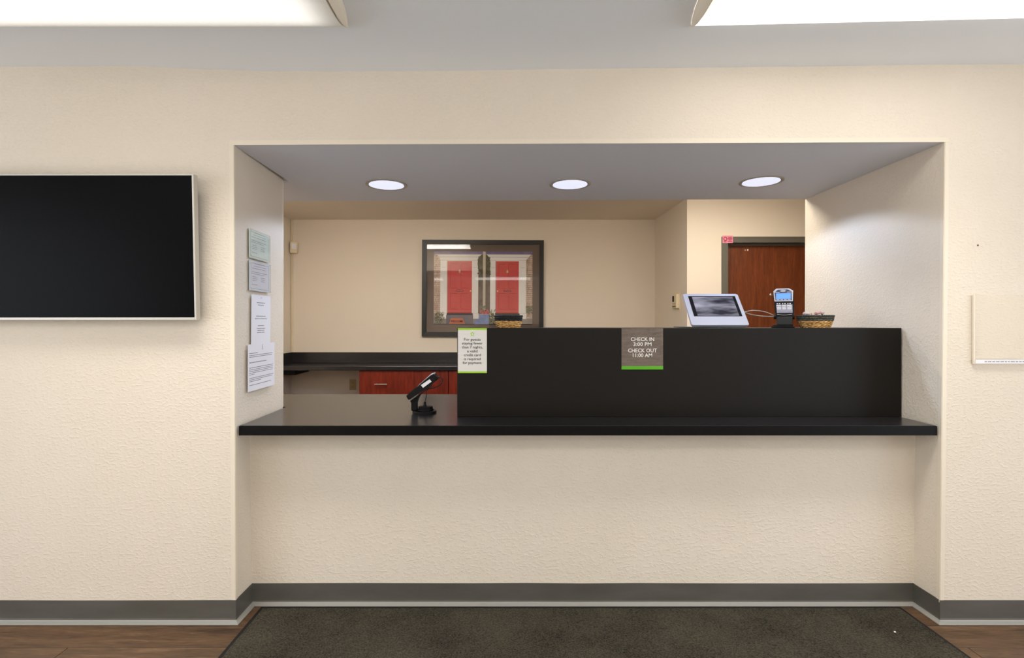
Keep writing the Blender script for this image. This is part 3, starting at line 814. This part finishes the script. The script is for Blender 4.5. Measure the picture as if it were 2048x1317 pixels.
MB().box(sx0, sx1, -.0006, .001, sz0, sz1).xform(Rm).build('bezel', M['tab_bezel'], tb)
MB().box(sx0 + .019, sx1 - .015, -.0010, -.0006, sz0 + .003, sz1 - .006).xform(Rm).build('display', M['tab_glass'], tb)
bk = MB(); bk.prism([(.146, .166), (.150, .163), (.134, .004), (.128, .004)], 'x', -.06, .06); bk.build('back_leg', M['silver'], tb)
MB().box(-.185, .13, .006, .16, 0, .0035, .001).build('base_plate', M['dark_plastic'], tb)

# pin pad facing the lobby
D2 = 2.66; k2 = D2 / F / 13.87
px_, _ = at(1566.3, 654, D2)
pp = thing('pin_pad', 'upright pin pad with a blue display, on a stand beside the tablet', 'card terminal', (px_, D2 - 2.3, ZL), (0, 0, -math.radians(30)))
def V(u, v): return ((u - 365) * k2, (1240 - v) * k2)
b_ = MB(); b_.box(-.052, .052, -.042, .042, 0, V(0, 1195)[1], .002); b_.box(-.046, .046, -.036, .036, V(0, 1196)[1], V(0, 1160)[1], .002); b_.build('base', M['black_plastic'], pp)
n_ = MB(); n_.box(V(205, 0)[0], V(595, 0)[0], -.018, .02, V(0, 1162)[1], V(0, 925)[1], .004); n_.build('neck', M['dark_plastic'], pp)
for sx_ in (V(168, 0)[0], V(612, 0)[0]):
    h_ = MB(); h_.lathe([(.009, -.006), (.011, -.004), (.011, .004), (.009, .006)], 16); h_.xform(Matrix.Translation((sx_, .0, V(0, 945)[1])) @ Matrix.Rotation(PI / 2, 4, 'Y')); h_.build('hinge', M['black_plastic'], pp, True)
lean = Matrix.Translation((0, -.016, V(0, 930)[1])) @ Matrix.Rotation(-math.radians(16), 4, 'X') @ Matrix.Translation((0, 0, -V(0, 930)[1]))
sc_ = 1 / math.cos(math.radians(16)); z0_ = V(0, 930)[1]
def VL(u, v): x, z = V(u, v); return (x, z0_ + (z - z0_) * sc_)
hd = MB(); hd.prism([VL(p[0], p[1]) for p in ((195, 925), (165, 800), (140, 520), (112, 218), (185, 142), (505, 142), (612, 208), (632, 520), (632, 830), (612, 925))], 'y', 0, .036)
bmesh.ops.bevel(hd.bm, geom=[e for e in hd.bm.edges if abs(e.verts[0].co.y - e.verts[1].co.y) < 1e-6], offset=.003, segments=2, affect='EDGES')
hd.xform(lean).build('housing', M['black_plastic'], pp, True)
MB().prism([VL(p[0], p[1]) for p in ((150, 508), (118, 222), (188, 148), (502, 148), (606, 212), (600, 508))], 'y', -.003, .001).xform(lean).build('upper_shell', M['silver'], pp)
MB().prism([VL(p[0], p[1]) for p in ((178, 485), (150, 262), (228, 180), (480, 180), (566, 240), (578, 485))], 'y', -.0038, -.003).xform(lean).build('faceplate', M['navy'], pp)
MB().prism([VL(p[0], p[1]) for p in ((190, 448), (186, 284), (548, 284), (548, 448))], 'y', -.0044, -.0038).xform(lean).build('display', M['lcd'], pp)
lg = MB()
el = [VL(360 + 70 * math.cos(2 * PI * i / 20), 216 + 24 * math.sin(2 * PI * i / 20)) for i in range(20)]
lg.tube([(x, -.0040, z) for x, z in el], .0008, 5, True)
for u0, u1 in ((318, 338), (344, 372), (378, 404)): lg.prism([VL(u0, 226), VL(u0, 206), VL(u1, 206), VL(u1, 226)], 'y', -.0043, -.0038)
lg.xform(lean).build('oval_emblem', M['key'], pp)
mk = MB()
for u0, u1, v0, v1 in ((160, 275, 249, 261), (455, 552, 247, 259), (200, 272, 460, 474), (296, 360, 460, 474), (386, 452, 460, 474), (476, 548, 460, 474)):
    mk.prism([VL(u0, v1), VL(u0, v0), VL(u1, v0), VL(u1, v1)], 'y', -.0046, -.0038)
mk.xform(lean).build('marks', M['key'], pp)['kind'] = 'stuff'
MB().prism([VL(p[0], p[1]) for p in ((215, 830), (192, 600), (590, 600), (595, 830))], 'y', -.002, .0005).xform(lean).build('keypad_plate', M['keypad'], pp)
for v0, v1, cells in ((562, 588, ((205, 240), (262, 296), (338, 366), (390, 428), (466, 496), (516, 552))), (614, 644, ((203, 310), (340, 432), (460, 566))), (662, 690, ((212, 316), (342, 434), (464, 570))), (708, 738, ((216, 318), (346, 436), (466, 572))), (770, 800, ((222, 318), (346, 396), (466, 574)))):
    for u0, u1 in cells:
        MB().prism([VL(u0, v1), VL(u0, v0), VL(u1, v0), VL(u1, v1)], 'y', -.0042, -.0018 if v0 > 600 else .0005).xform(lean).build('key', M['key'] if v0 < 760 else M['keypad'], pp)
MB().tube(smooth_path([V(225, 868) and (V(225, 872)[0], -.021, V(0, 872)[1]), (V(400, 0)[0], -.023, V(0, 893)[1]), (V(580, 0)[0], -.021, V(0, 872)[1])]), .0012, 6).build('card_slot', M['steel'], pp, True)
# cable between tablet and pin pad
Pc = [(1478, 627, 2.70), (1490, 624, 2.70), (1508, 621.5, 2.70), (1531, 624.5, 2.69), (1549, 632, 2.68)]
Pd = [(1478, 627, 2.72), (1490, 626, 2.72), (1502, 629.5, 2.71), (1522, 632.5, 2.70), (1549, 634, 2.68)]
cab = thing('cable', 'thin grey cable looping from the tablet to the pin pad', 'cable', (at(1515, 627, 2.7)[0], .4, at(1515, 627, 2.7)[1]))
for Q in (Pc, Pd):
    MB().tube(smooth_path([(at(a, b, d)[0], d - 2.3, at(a, b, d)[1]) for a, b, d in Q]), .0022, 8).move(tuple(-v for v in cab.location)).build('strand', M['cable_grey'], cab, True)

# baskets
def basket(label, cx_, yb, rt, rb, hgt, hrim, rimmat, sq, rows, twists, loc_z=ZL):
    t = thing('basket', label, 'basket', (cx_, yb, loc_z))
    def shape(r, a):
        if sq <= 2.01: return r
        c_, s_ = abs(math.cos(a)), abs(math.sin(a)); return r / (c_ ** sq + s_ ** sq) ** (1 / sq)
    def ring(m, r, z, amp, n, ph, rad, N=150, vert=1.0):
        pts = []
        for i in range(N):
            a = 2 * PI * i / N; rr = shape(r, a) + amp * math.cos(n * a + ph)
            pts.append((rr * math.cos(a), rr * math.sin(a), z + vert * amp * math.sin(n * a + ph)))
        m.tube(pts, rad, 6, True)
    hb_ = hgt - hrim
    b = MB(); rad = hb_ / rows / 2
    for i in range(rows):
        z = rad + hb_ * i / rows; r = rb + (rt * .93 - rb) * (z / hb_) ** .8
        for s_ in (0, PI): ring(b, r, z, rad * .62, twists, s_ + (i % 2) * 1.2, rad * .60)
    b.build('woven_body', M['straw'], t, True)
    q = MB(); nr = 3; rr_ = hrim / nr / 2
    for i in range(nr):
        z = hb_ + rr_ + hrim * i / nr; r = rt * .93 + (rt - rt * .93) * (i + .5) / nr
        for s_ in (0, PI): ring(q, r, z, rr_ * .4, twists * 2, s_ + i, rr_ * .8)
    q.build('rim', rimmat, t, True)
    li = MB(); N = 48
    lv = []
    for r, z in ((0.002, .003), (rb * .9, .003), (rt * .86, hb_), (rt * .92, hgt - .003)):
        lv.append([li.bm.verts.new((shape(r, 2 * PI * i / N) * math.cos(2 * PI * i / N), shape(r, 2 * PI * i / N) * math.sin(2 * PI * i / N), z)) for i in range(N)])
    for a in range(3):
        for i in range(N): li.bm.faces.new((lv[a][i], lv[a][(i + 1) % N], lv[a + 1][(i + 1) % N], lv[a + 1][i]))
    li.bm.faces.new(lv[0])
    li.build('lining', M['rim_black'], t, True)
    return t
DB = 2.63; kb = DB / F
basket('small straw basket with a solid black rim in front of the picture', at(1017, 655, DB)[0], DB - 2.3, 27.2 * kb, 21.5 * kb, 24.7 * kb, 10.8 * kb, M['rim_black'], 3.0, 4, 9)
bx = at(1627.5, 655, DB)[0]
basket('wider round basket with a worn grey rim holding wrapped candy', bx, DB - 2.3 - .012, 31.8 * kb, 24.0 * kb, 25.2 * kb, 11.2 * kb, M['rim_grey'], 2.0, 5, 11)
def candy(m, lab, x, y, z, rz, ry):
    t = thing('wrapped_candy', lab, 'candy', (x, y, z), (0, ry, rz), 'candies in the basket')
    b = MB(); b.tube([(-.011, 0, 0), (-.009, 0, 0), (0, 0, 0), (.009, 0, 0), (.011, 0, 0)], .0075, 10); b.build('sweet', m, t, True)
    for s_ in (-1, 1):
        w_ = MB()
        for a0 in range(6):
            a = a0 * PI / 3
            w_.prism([(s_ * .011, 0), (s_ * .02, .007), (s_ * .022, -.004)], 'y', -.0004, .0004) if a0 == 0 else None
        w_.prism([(s_ * .0105, .002), (s_ * .0205, .0075), (s_ * .021, -.0075), (s_ * .0105, -.002)], 'z', -.0006, .0006)
        w_.build('wrapper_twist', m, t)
    return t
zc_ = ZL + 25.2 * kb + .007
candy(M['candy_clear'], 'pale wrapped candy at the basket side nearest the pin pad', bx - .044, .318, zc_ + .001, .4, .1)
candy(M['candy'], 'pink wrapped candy in the middle of the candy basket', bx + .004, .305, zc_ + .003, .25, -.18)
candy(M['candy_clear'], 'pale wrapped candy at the wall side of the candy basket', bx + .040, .322, zc_ + .003, 1.2, .15)
candy(M['candy'], 'pink wrapped candy at the back of the candy basket', bx - .014, .362, zc_ - .002, -.5, .0)

# ------------------------------------------------------------------ picture on the office wall
DPc = 5.64; kp_ = DPc / F; YP = OB - .03
def pc(u, v):
    px, py = 830 + u / 5.985, 470 + v / 5.985
    return at(px, py, DPc)
cxp, czp = pc(812, 640)
pic = thing('framed_picture', 'large black framed picture of two red doors on the office wall', 'picture', (cxp, YP, czp), (0, math.radians(.25), 0))
def q2(u, v):
    x, z = pc(u, v); return (x - cxp, z - czp)
fr = MB()
O = [q2(82, 62), q2(1540, 62), q2(1540, 1222), q2(82, 1222)]; I = [q2(138, 114), q2(1490, 114), q2(1490, 1166), q2(138, 1166)]
for i in range(4):
    j = (i + 1) % 4
    a, b, c, d = O[i], O[j], I[j], I[i]
    fr = MB(); fr.hexa([(a[0], 0, a[1]), (b[0], 0, b[1]), (c[0], .004, c[1]), (d[0], .004, d[1]), (a[0], .028, a[1]), (b[0], .028, b[1]), (c[0], .028, c[1]), (d[0], .028, d[1])])
    fr.build('frame_rail', M['frame_black'], pic)
x_0, z_0 = q2(136, 1168); x_1, z_1 = q2(1492, 112)
MB().box(x_0, x_1, .0180, .0200, z_0, z_1).build('mat_board', M['matboard'], pic)
MB().box(x_0, x_1, .0095, .0110, z_0, z_1).build('glass', M['glass'], pic)
# the printed photograph: flat shapes on one sheet
PM = []
def pmat(n, c, n2=None, sc=8):
    m_ = mat('print_' + n, c, .7, .2)
    if n2: colour_noise(m_, [c, n2], sc, (1, 1, 1), 5)
    PM.append(m_); return len(PM) - 1
i_stone = pmat('stone', (184, 156, 136), (226, 204, 188), 22); i_stone2 = pmat('dark_stone', (104, 92, 82), (136, 122, 110), 20)
i_mortar = pmat('mortar', (124, 106, 92)); i_white = pmat('white_paint', (248, 245, 242), (238, 233, 231), 6); i_grey = pmat('shadow_line', (198, 192, 190))
i_red = pmat('red', (216, 88, 84), (206, 78, 74), 6); i_dred = pmat('dark_red', (160, 42, 42)); i_lred = pmat('light_red', (214, 96, 94))
i_purple = pmat('slate', (112, 104, 152), (140, 132, 170), 12); i_step = pmat('step', (110, 104, 116), (130, 122, 128), 12); i_dark = pmat('dark', (56, 50, 52))
i_or = pmat('orange', (212, 120, 82)); i_pole = pmat('pole', (206, 196, 178)); i_gr = pmat('leaf', (74, 72, 48), (104, 100, 66), 30); i_gr2 = pmat('grey_leaf', (136, 136, 116))
i_pot = pmat('pot', (118, 134, 172), (144, 158, 196), 14); i_pink = pmat('blossom', (216, 120, 120)); i_brass = pmat('brass', (218, 196, 140)); i_pave = pmat('pave', (166, 156, 152), (148, 138, 134), 10)
pr = MB(); lay = [0.0178]
def poly(i, pts):
    pr.mi = i; lay[0] -= .00002
    pr.quad([(q2(u, v)[0], lay[0], q2(u, v)[1]) for u, v in pts])
def rect(i, u0, v0, u1, v1): poly(i, [(u0, v0), (u1, v0), (u1, v1), (u0, v1)])
rect(i_stone, 222, 200, 1406, 1075)
rect(i_stone2, 745, 235, 905, 960)
random.seed(11)
for (ua, ub) in ((224, 302), (1328, 1404)):
    v = 250
    while v < 1000:
        rect(i_mortar, ua, v, ub, v + 3); 
        u = ua + random.uniform(10, 40)
        rect(i_mortar, u, v, u + 3, v + 22); v += random.uniform(20, 30)
rect(i_pave, 222, 1000, 1406, 1075); rect(i_dark, 222, 1066, 1406, 1075)
rect(i_purple, 222, 198, 1406, 236)
rect(i_grey, 240, 228, 1390, 240)
for (l, r, dl_, dr_, o0, o1) in ((300, 756, 386, 680, 262, 806), (898, 1330, 968, 1242, 846, 1384)):
    poly(i_white, [(o0, 238), (o1, 238), (o1 - 22, 262), (o0 + 22, 262)])
    poly(i_grey, [(o0 + 22, 262), (o1 - 22, 262), (o1 - 24, 268), (o0 + 24, 268)])
    poly(i_white, [(o0 + 24, 268), (o1 - 24, 268), (r, 300), (l, 300)])
    rect(i_white, l, 300, r, 1000); rect(i_grey, l + 14, 388, l + 64, 392); rect(i_grey, r - 64, 388, r - 14, 392)
    rect(i_grey, dl_ - 8, 306, dl_, 940); rect(i_grey, l, 300, r, 304)
    rect(i_white, l - 6, 940, l + 78, 1006); rect(i_grey, l - 6, 938, l + 78, 941); rect(i_white, r - 72, 940, r + 6, 1006); rect(i_grey, r - 72, 938, r + 6, 941)
    rect(i_red, dl_, 314, dr_, 940)
    w_ = dr_ - dl_; mid = (dl_ + dr_) / 2
    for (a, b, c, d) in ((.12, 345, .45, 640), (.55, 345, .88, 640), (.12, 700, .45, 890), (.55, 700, .88, 890)):
        ua, ub = dl_ + a * w_, dl_ + c * w_
        rect(i_dred, ua, b, ub, b + 4); rect(i_dred, ua, d - 3, ub, d); rect(i_dred, ua, b, ua + 3, d); rect(i_lred, ub - 3, b, ub, d)
    rect(i_dark, mid - 44, 658, mid + 44, 680); rect(i_lred, mid - 40, 664, mid + 40, 676)
    rect(i_lred, dl_, 908, dr_, 922); rect(i_dred, dl_, 932, dr_, 940)
    poly(i_brass, [(mid - 4, 418), (mid + 4, 418), (mid + 14, 446), (mid, 456), (mid - 14, 446)])
    rect(i_dark, dl_ - 8, 940, dr_ + 12, 962); rect(i_step, dl_ - 14, 962, dr_ + 16, 1068)
for u in (665, 988): poly(i_brass, [(u + 9 * math.cos(i * PI / 4), 672 + 11 * math.sin(i * PI / 4)) for i in range(8)])
poly(i_or, [(432, 1000), (572, 1000), (598, 1066), (408, 1066)])
def leaves(i, u0, u1, v0, v1, n, s):
    for _ in range(n):
        u, v = random.uniform(u0, u1), random.uniform(v0, v1); a = random.uniform(0, PI); l_ = s * random.uniform(.6, 1.3)
        c_, s_ = math.cos(a) * l_, math.sin(a) * l_
        poly(i, [(u - c_, v - s_), (u - s_ * .35, v + c_ * .35), (u + c_, v + s_), (u + s_ * .35, v - c_ * .35)])
poly(i_gr, [(825 + 78 * math.cos(i * PI / 10), 345 + 120 * math.sin(i * PI / 10)) for i in range(20)])
leaves(i_gr, 750, 900, 250, 480, 160, 13); leaves(i_gr2, 760, 890, 260, 440, 40, 7)
rect(i_pole, 812, 200, 844, 900)
leaves(i_gr2, 235, 350, 930, 1060, 90, 13); leaves(i_gr, 235, 340, 950, 1065, 50, 10)
leaves(i_gr2, 758, 835, 850, 920, 50, 15); leaves(i_gr2, 885, 960, 900, 1060, 80, 14); leaves(i_gr, 890, 950, 940, 1065, 40, 10); leaves(i_gr2, 1338, 1402, 850, 940, 50, 14)
rect(i_pot, 768, 948, 886, 1070); rect(i_grey, 768, 948, 886, 954); leaves(i_pink, 778, 890, 896, 948, 60, 10)
rect(i_pot, 715, 1015, 768, 1072)
pr.build('print', PM, pic)
wx = [q2(502, 1048)]
text_mesh([('WELCOME', wx[0][0], wx[0][1], 150 / 5.985 * kp_, 26 / 5.985 * kp_)], 'lettering', PM[i_dark], pic, lay[0] - .0002)

# ------------------------------------------------------------------ back office: counter, cabinets, devices, door
bc = thing('back_counter', 'black laminate back counter with backsplash along the office wall', 'counter', (0, OB, 0))
yb0 = 5.22 - 5.67
MB().box(OX + .002, .9, yb0, -.002, .842, .885, .003).build('worktop', M['black_lam'], bc)
MB().box(OX + .002, .9, -.02, -.002, .8855, 1.0, .002).build('backsplash', M['black_lam'], bc)
MB().box(OX + .002, OX + .02, yb0 + .0, -.0205, .8855, 1.0, .002).build('backsplash', M['black_lam'], bc)
MB().box(OX + .002, OX + .215, yb0 + .01, -.06, .795, .8415, .002).build('support_block', M['black_edge'], bc)
cx0 = (717.8 - 1006) * 5.24 / F
def cabinet(label, x0, wd):
    t = thing('base_cabinet', label, 'cabinet', (x0, OB, 0), group='cherry base cabinets')
    MB().box(.001, wd - .001, yb0 + .04, -.003, .08, .8415).build('body', M['cherry'], t)
    MB().box(.02, wd - .02, yb0 + .09, -.01, 0.0, .08).build('plinth', M['black_edge'], t)
    d = MB().box(.002, wd - .003, yb0 + .021, yb0 + .039, .60, .838, .0015).build('drawer', M['cherry'], t)
    for hx in (wd * .25, wd * .75):
        h_ = MB(); z = .705; y = yb0 - .010
        h_.tube([(hx - .062, y, z), (hx + .062, y, z)], .006, 10)
        for s_ in (-.048, .048): h_.tube([(hx + s_, y, z), (hx + s_, yb0 + .0205, z)], .004, 8)
        h_.build('handle', M['steel'], d, True)
    for i in range(2):
        dd = MB().box(.002 + i * wd / 2, wd / 2 - .002 + i * wd / 2, yb0 + .021, yb0 + .039, .085, .596, .0015).build('door', M['cherry'], t)
        h_ = MB(); hx = wd / 2 + (-.05 if i == 0 else .05); h_.tube([(hx, yb0 - .01, .45), (hx, yb0 - .01, .57)], .006, 10)
        for z in (.462, .558): h_.tube([(hx, yb0 - .01, z), (hx, yb0 + .0205, z)], .004, 8)
        h_.build('handle', M['steel'], dd, True)
    return t
c1 = cabinet('cherry wood base cabinet behind the card terminal, next to the outlet', cx0, .898)
c2 = copy_tree(c1); c2.location.x = cx0 + .900; c2['label'] = 'cherry wood base cabinet mostly hidden behind the raised shelf'
# outlet
xo, zo = at(705.5, 770, 5.665)
ot = thing('wall_outlet', 'ivory electrical outlet under the back counter', 'outlet', (xo, OB - .0002, zo))
MB().box(-.036, .036, -.006, 0, -.058, .058, .002).build('cover_plate', M['ivory_plate'], ot)
for z in (-.022, .022):
    rcp = MB().box(-.017, .017, -.0085, -.006, z - .014, z + .014, .001).build('socket', M['ivory_plate'], ot)
    s_ = MB(); s_.box(-.008, -.0055, -.0090, -.0085, z - .002, z + .008); s_.box(.0055, .008, -.0090, -.0085, z - .002, z + .008); s_.box(-.002, .002, -.0090, -.0085, z - .010, z - .006)
    s_.build('slot', M['slot'], rcp)
# motion sensor in the office corner with its wire cover
zl_, zh_ = at(585, 506, 5.6)[1], at(585, 484, 5.6)[1]
ms = thing('motion_sensor', 'small beige motion sensor in the office corner', 'sensor', (OX + .002, OB - .002, zl_))
hh = zh_ - zl_
b = MB(); b.prism([(.006, 0.0), (.012, -.075), (.030, -.082), (.074, -.040), (.078, -.010), (.070, 0.0)], 'z', 0, hh); bmesh.ops.bevel(b.bm, geom=b.bm.edges[:], offset=.004, segments=2, affect='EDGES'); b.build('casing', M['beige_plastic'], ms, True)
b = MB(); b.prism([(.0345, -.0835), (.072, -.0480), (.0712, -.0470), (.0337, -.0825)], 'z', hh * .35, hh * .85); b.build('sensor_window', M['white'], ms)
b = MB(); b.box(.004, .018, -.014, 0, -(zl_ - 1.003), -.0005); b.box(.004, .018, -.014, 0, hh + .0005, 2.438 - zl_); b.build('wire_cover', M['beige_plastic'], ms)
# keypad on the alcove wall
kz0, kz1 = 1.456, 1.59
kd = thing('alarm_keypad', 'beige alarm keypad on the alcove wall behind the tablet', 'keypad', (AX, 2.574, kz0))
b = MB().box(-.005, -.0003, -.005, .16, -.012, kz1 - kz0 + .02, .001).build('wall_plate', M['beige_plastic'], kd)
b = MB().box(-.032, -.0052, 0, .126, 0, kz1 - kz0, .003).build('casing', M['beige_plastic'], kd)
MB().box(-.0335, -.0321, .062, .112, .062, .118).build('display', M['slot'], kd)
for i in range(3):
    for j in range(3): MB().box(-.035, -.0321, .022 + i * .032, .042 + i * .032, .012 + j * .015, .021 + j * .015).build('button', M['ivory_plate'] if j else M['slot'], kd)
# door
dr = struct(MB().box(DX0 + .056, DX1 - .056, AY + .075, AY + .118, .006, DZ - .056).build('door_1', M['door_wood']))
fr = MB()
for a in ((DX0, DX0 + .056), (DX1 - .056, DX1)): fr.box(a[0], a[1], AY - .012, AY + .13, 0, DZ, .002)
fr.box(DX0 + .056, DX1 - .056, AY - .012, AY + .13, DZ - .054, DZ, .002)
fr.box(DX0 + .056, DX1 - .056, AY + .055, AY + .0745, DZ - .072, DZ - .054)
fr.build('door_frame', M['door_frame'], dr)
b = MB(); b.lathe([(.013, 0), (.013, .004), (.009, .007), (.003, .0075)], 16); xp, zp = at(1542, 590, 2.3 + AY + .072)
b.xform(Matrix.Translation((xp, AY + .075, zp)) @ Matrix.Rotation(PI / 2, 4, 'X')); b.build('peephole', M['steel'], dr, True)
for px in (1490.5, 1496):
    b = MB(); b.lathe([(.009 if px > 1493 else .006, 0), (.008 if px > 1493 else .005, .004), (.002, .006)], 12); xp, zp = at(px, 500.7, 2.3 + AY + .072)
    b.xform(Matrix.Translation((xp, AY + .075, zp)) @ Matrix.Rotation(PI / 2, 4, 'X')); b.build('screw', M['steel'], dr, True)
b = MB(); b.lathe([(.03, 0), (.03, .006), (.012, .01), (.012, .035), (.027, .045), (.027, .06), (.01, .066)], 20); b.xform(Matrix.Translation((DX0 + .13, AY + .075, .95)) @ Matrix.Rotation(PI / 2, 4, 'X')); b.build('door_knob', M['steel'], dr, True)
# pink sticker on the corner of the door frame
xs0, zs1 = at(1445.2, 471.6, 4.665); xs1, zs0 = at(1466, 486.2, 4.665)
st = thing('sticker', 'small pink notice sticker on the corner of the door frame', 'sticker', (xs0, AY - .0125, zs0))
W, H = xs1 - xs0, zs1 - zs0
MB().box(0, W, -.001, 0, 0, H).build('sheet', M['pink'], st)
p = MB(); p.tube([(W * .27 + .014 * math.cos(i * PI / 8), -.0013, H * .55 + .016 * math.sin(i * PI / 8)) for i in range(16)], .003, 5, True)
for z, a, b in ((.72, .55, .92), (.52, .5, .95), (.34, .58, .88), (.14, .5, .92), (.10, .12, .38)): p.box(a * W, b * W, -.0016, -.0011, z * H, z * H + .006)
p.build('print', M['pink_ink'], st)['kind'] = 'stuff'
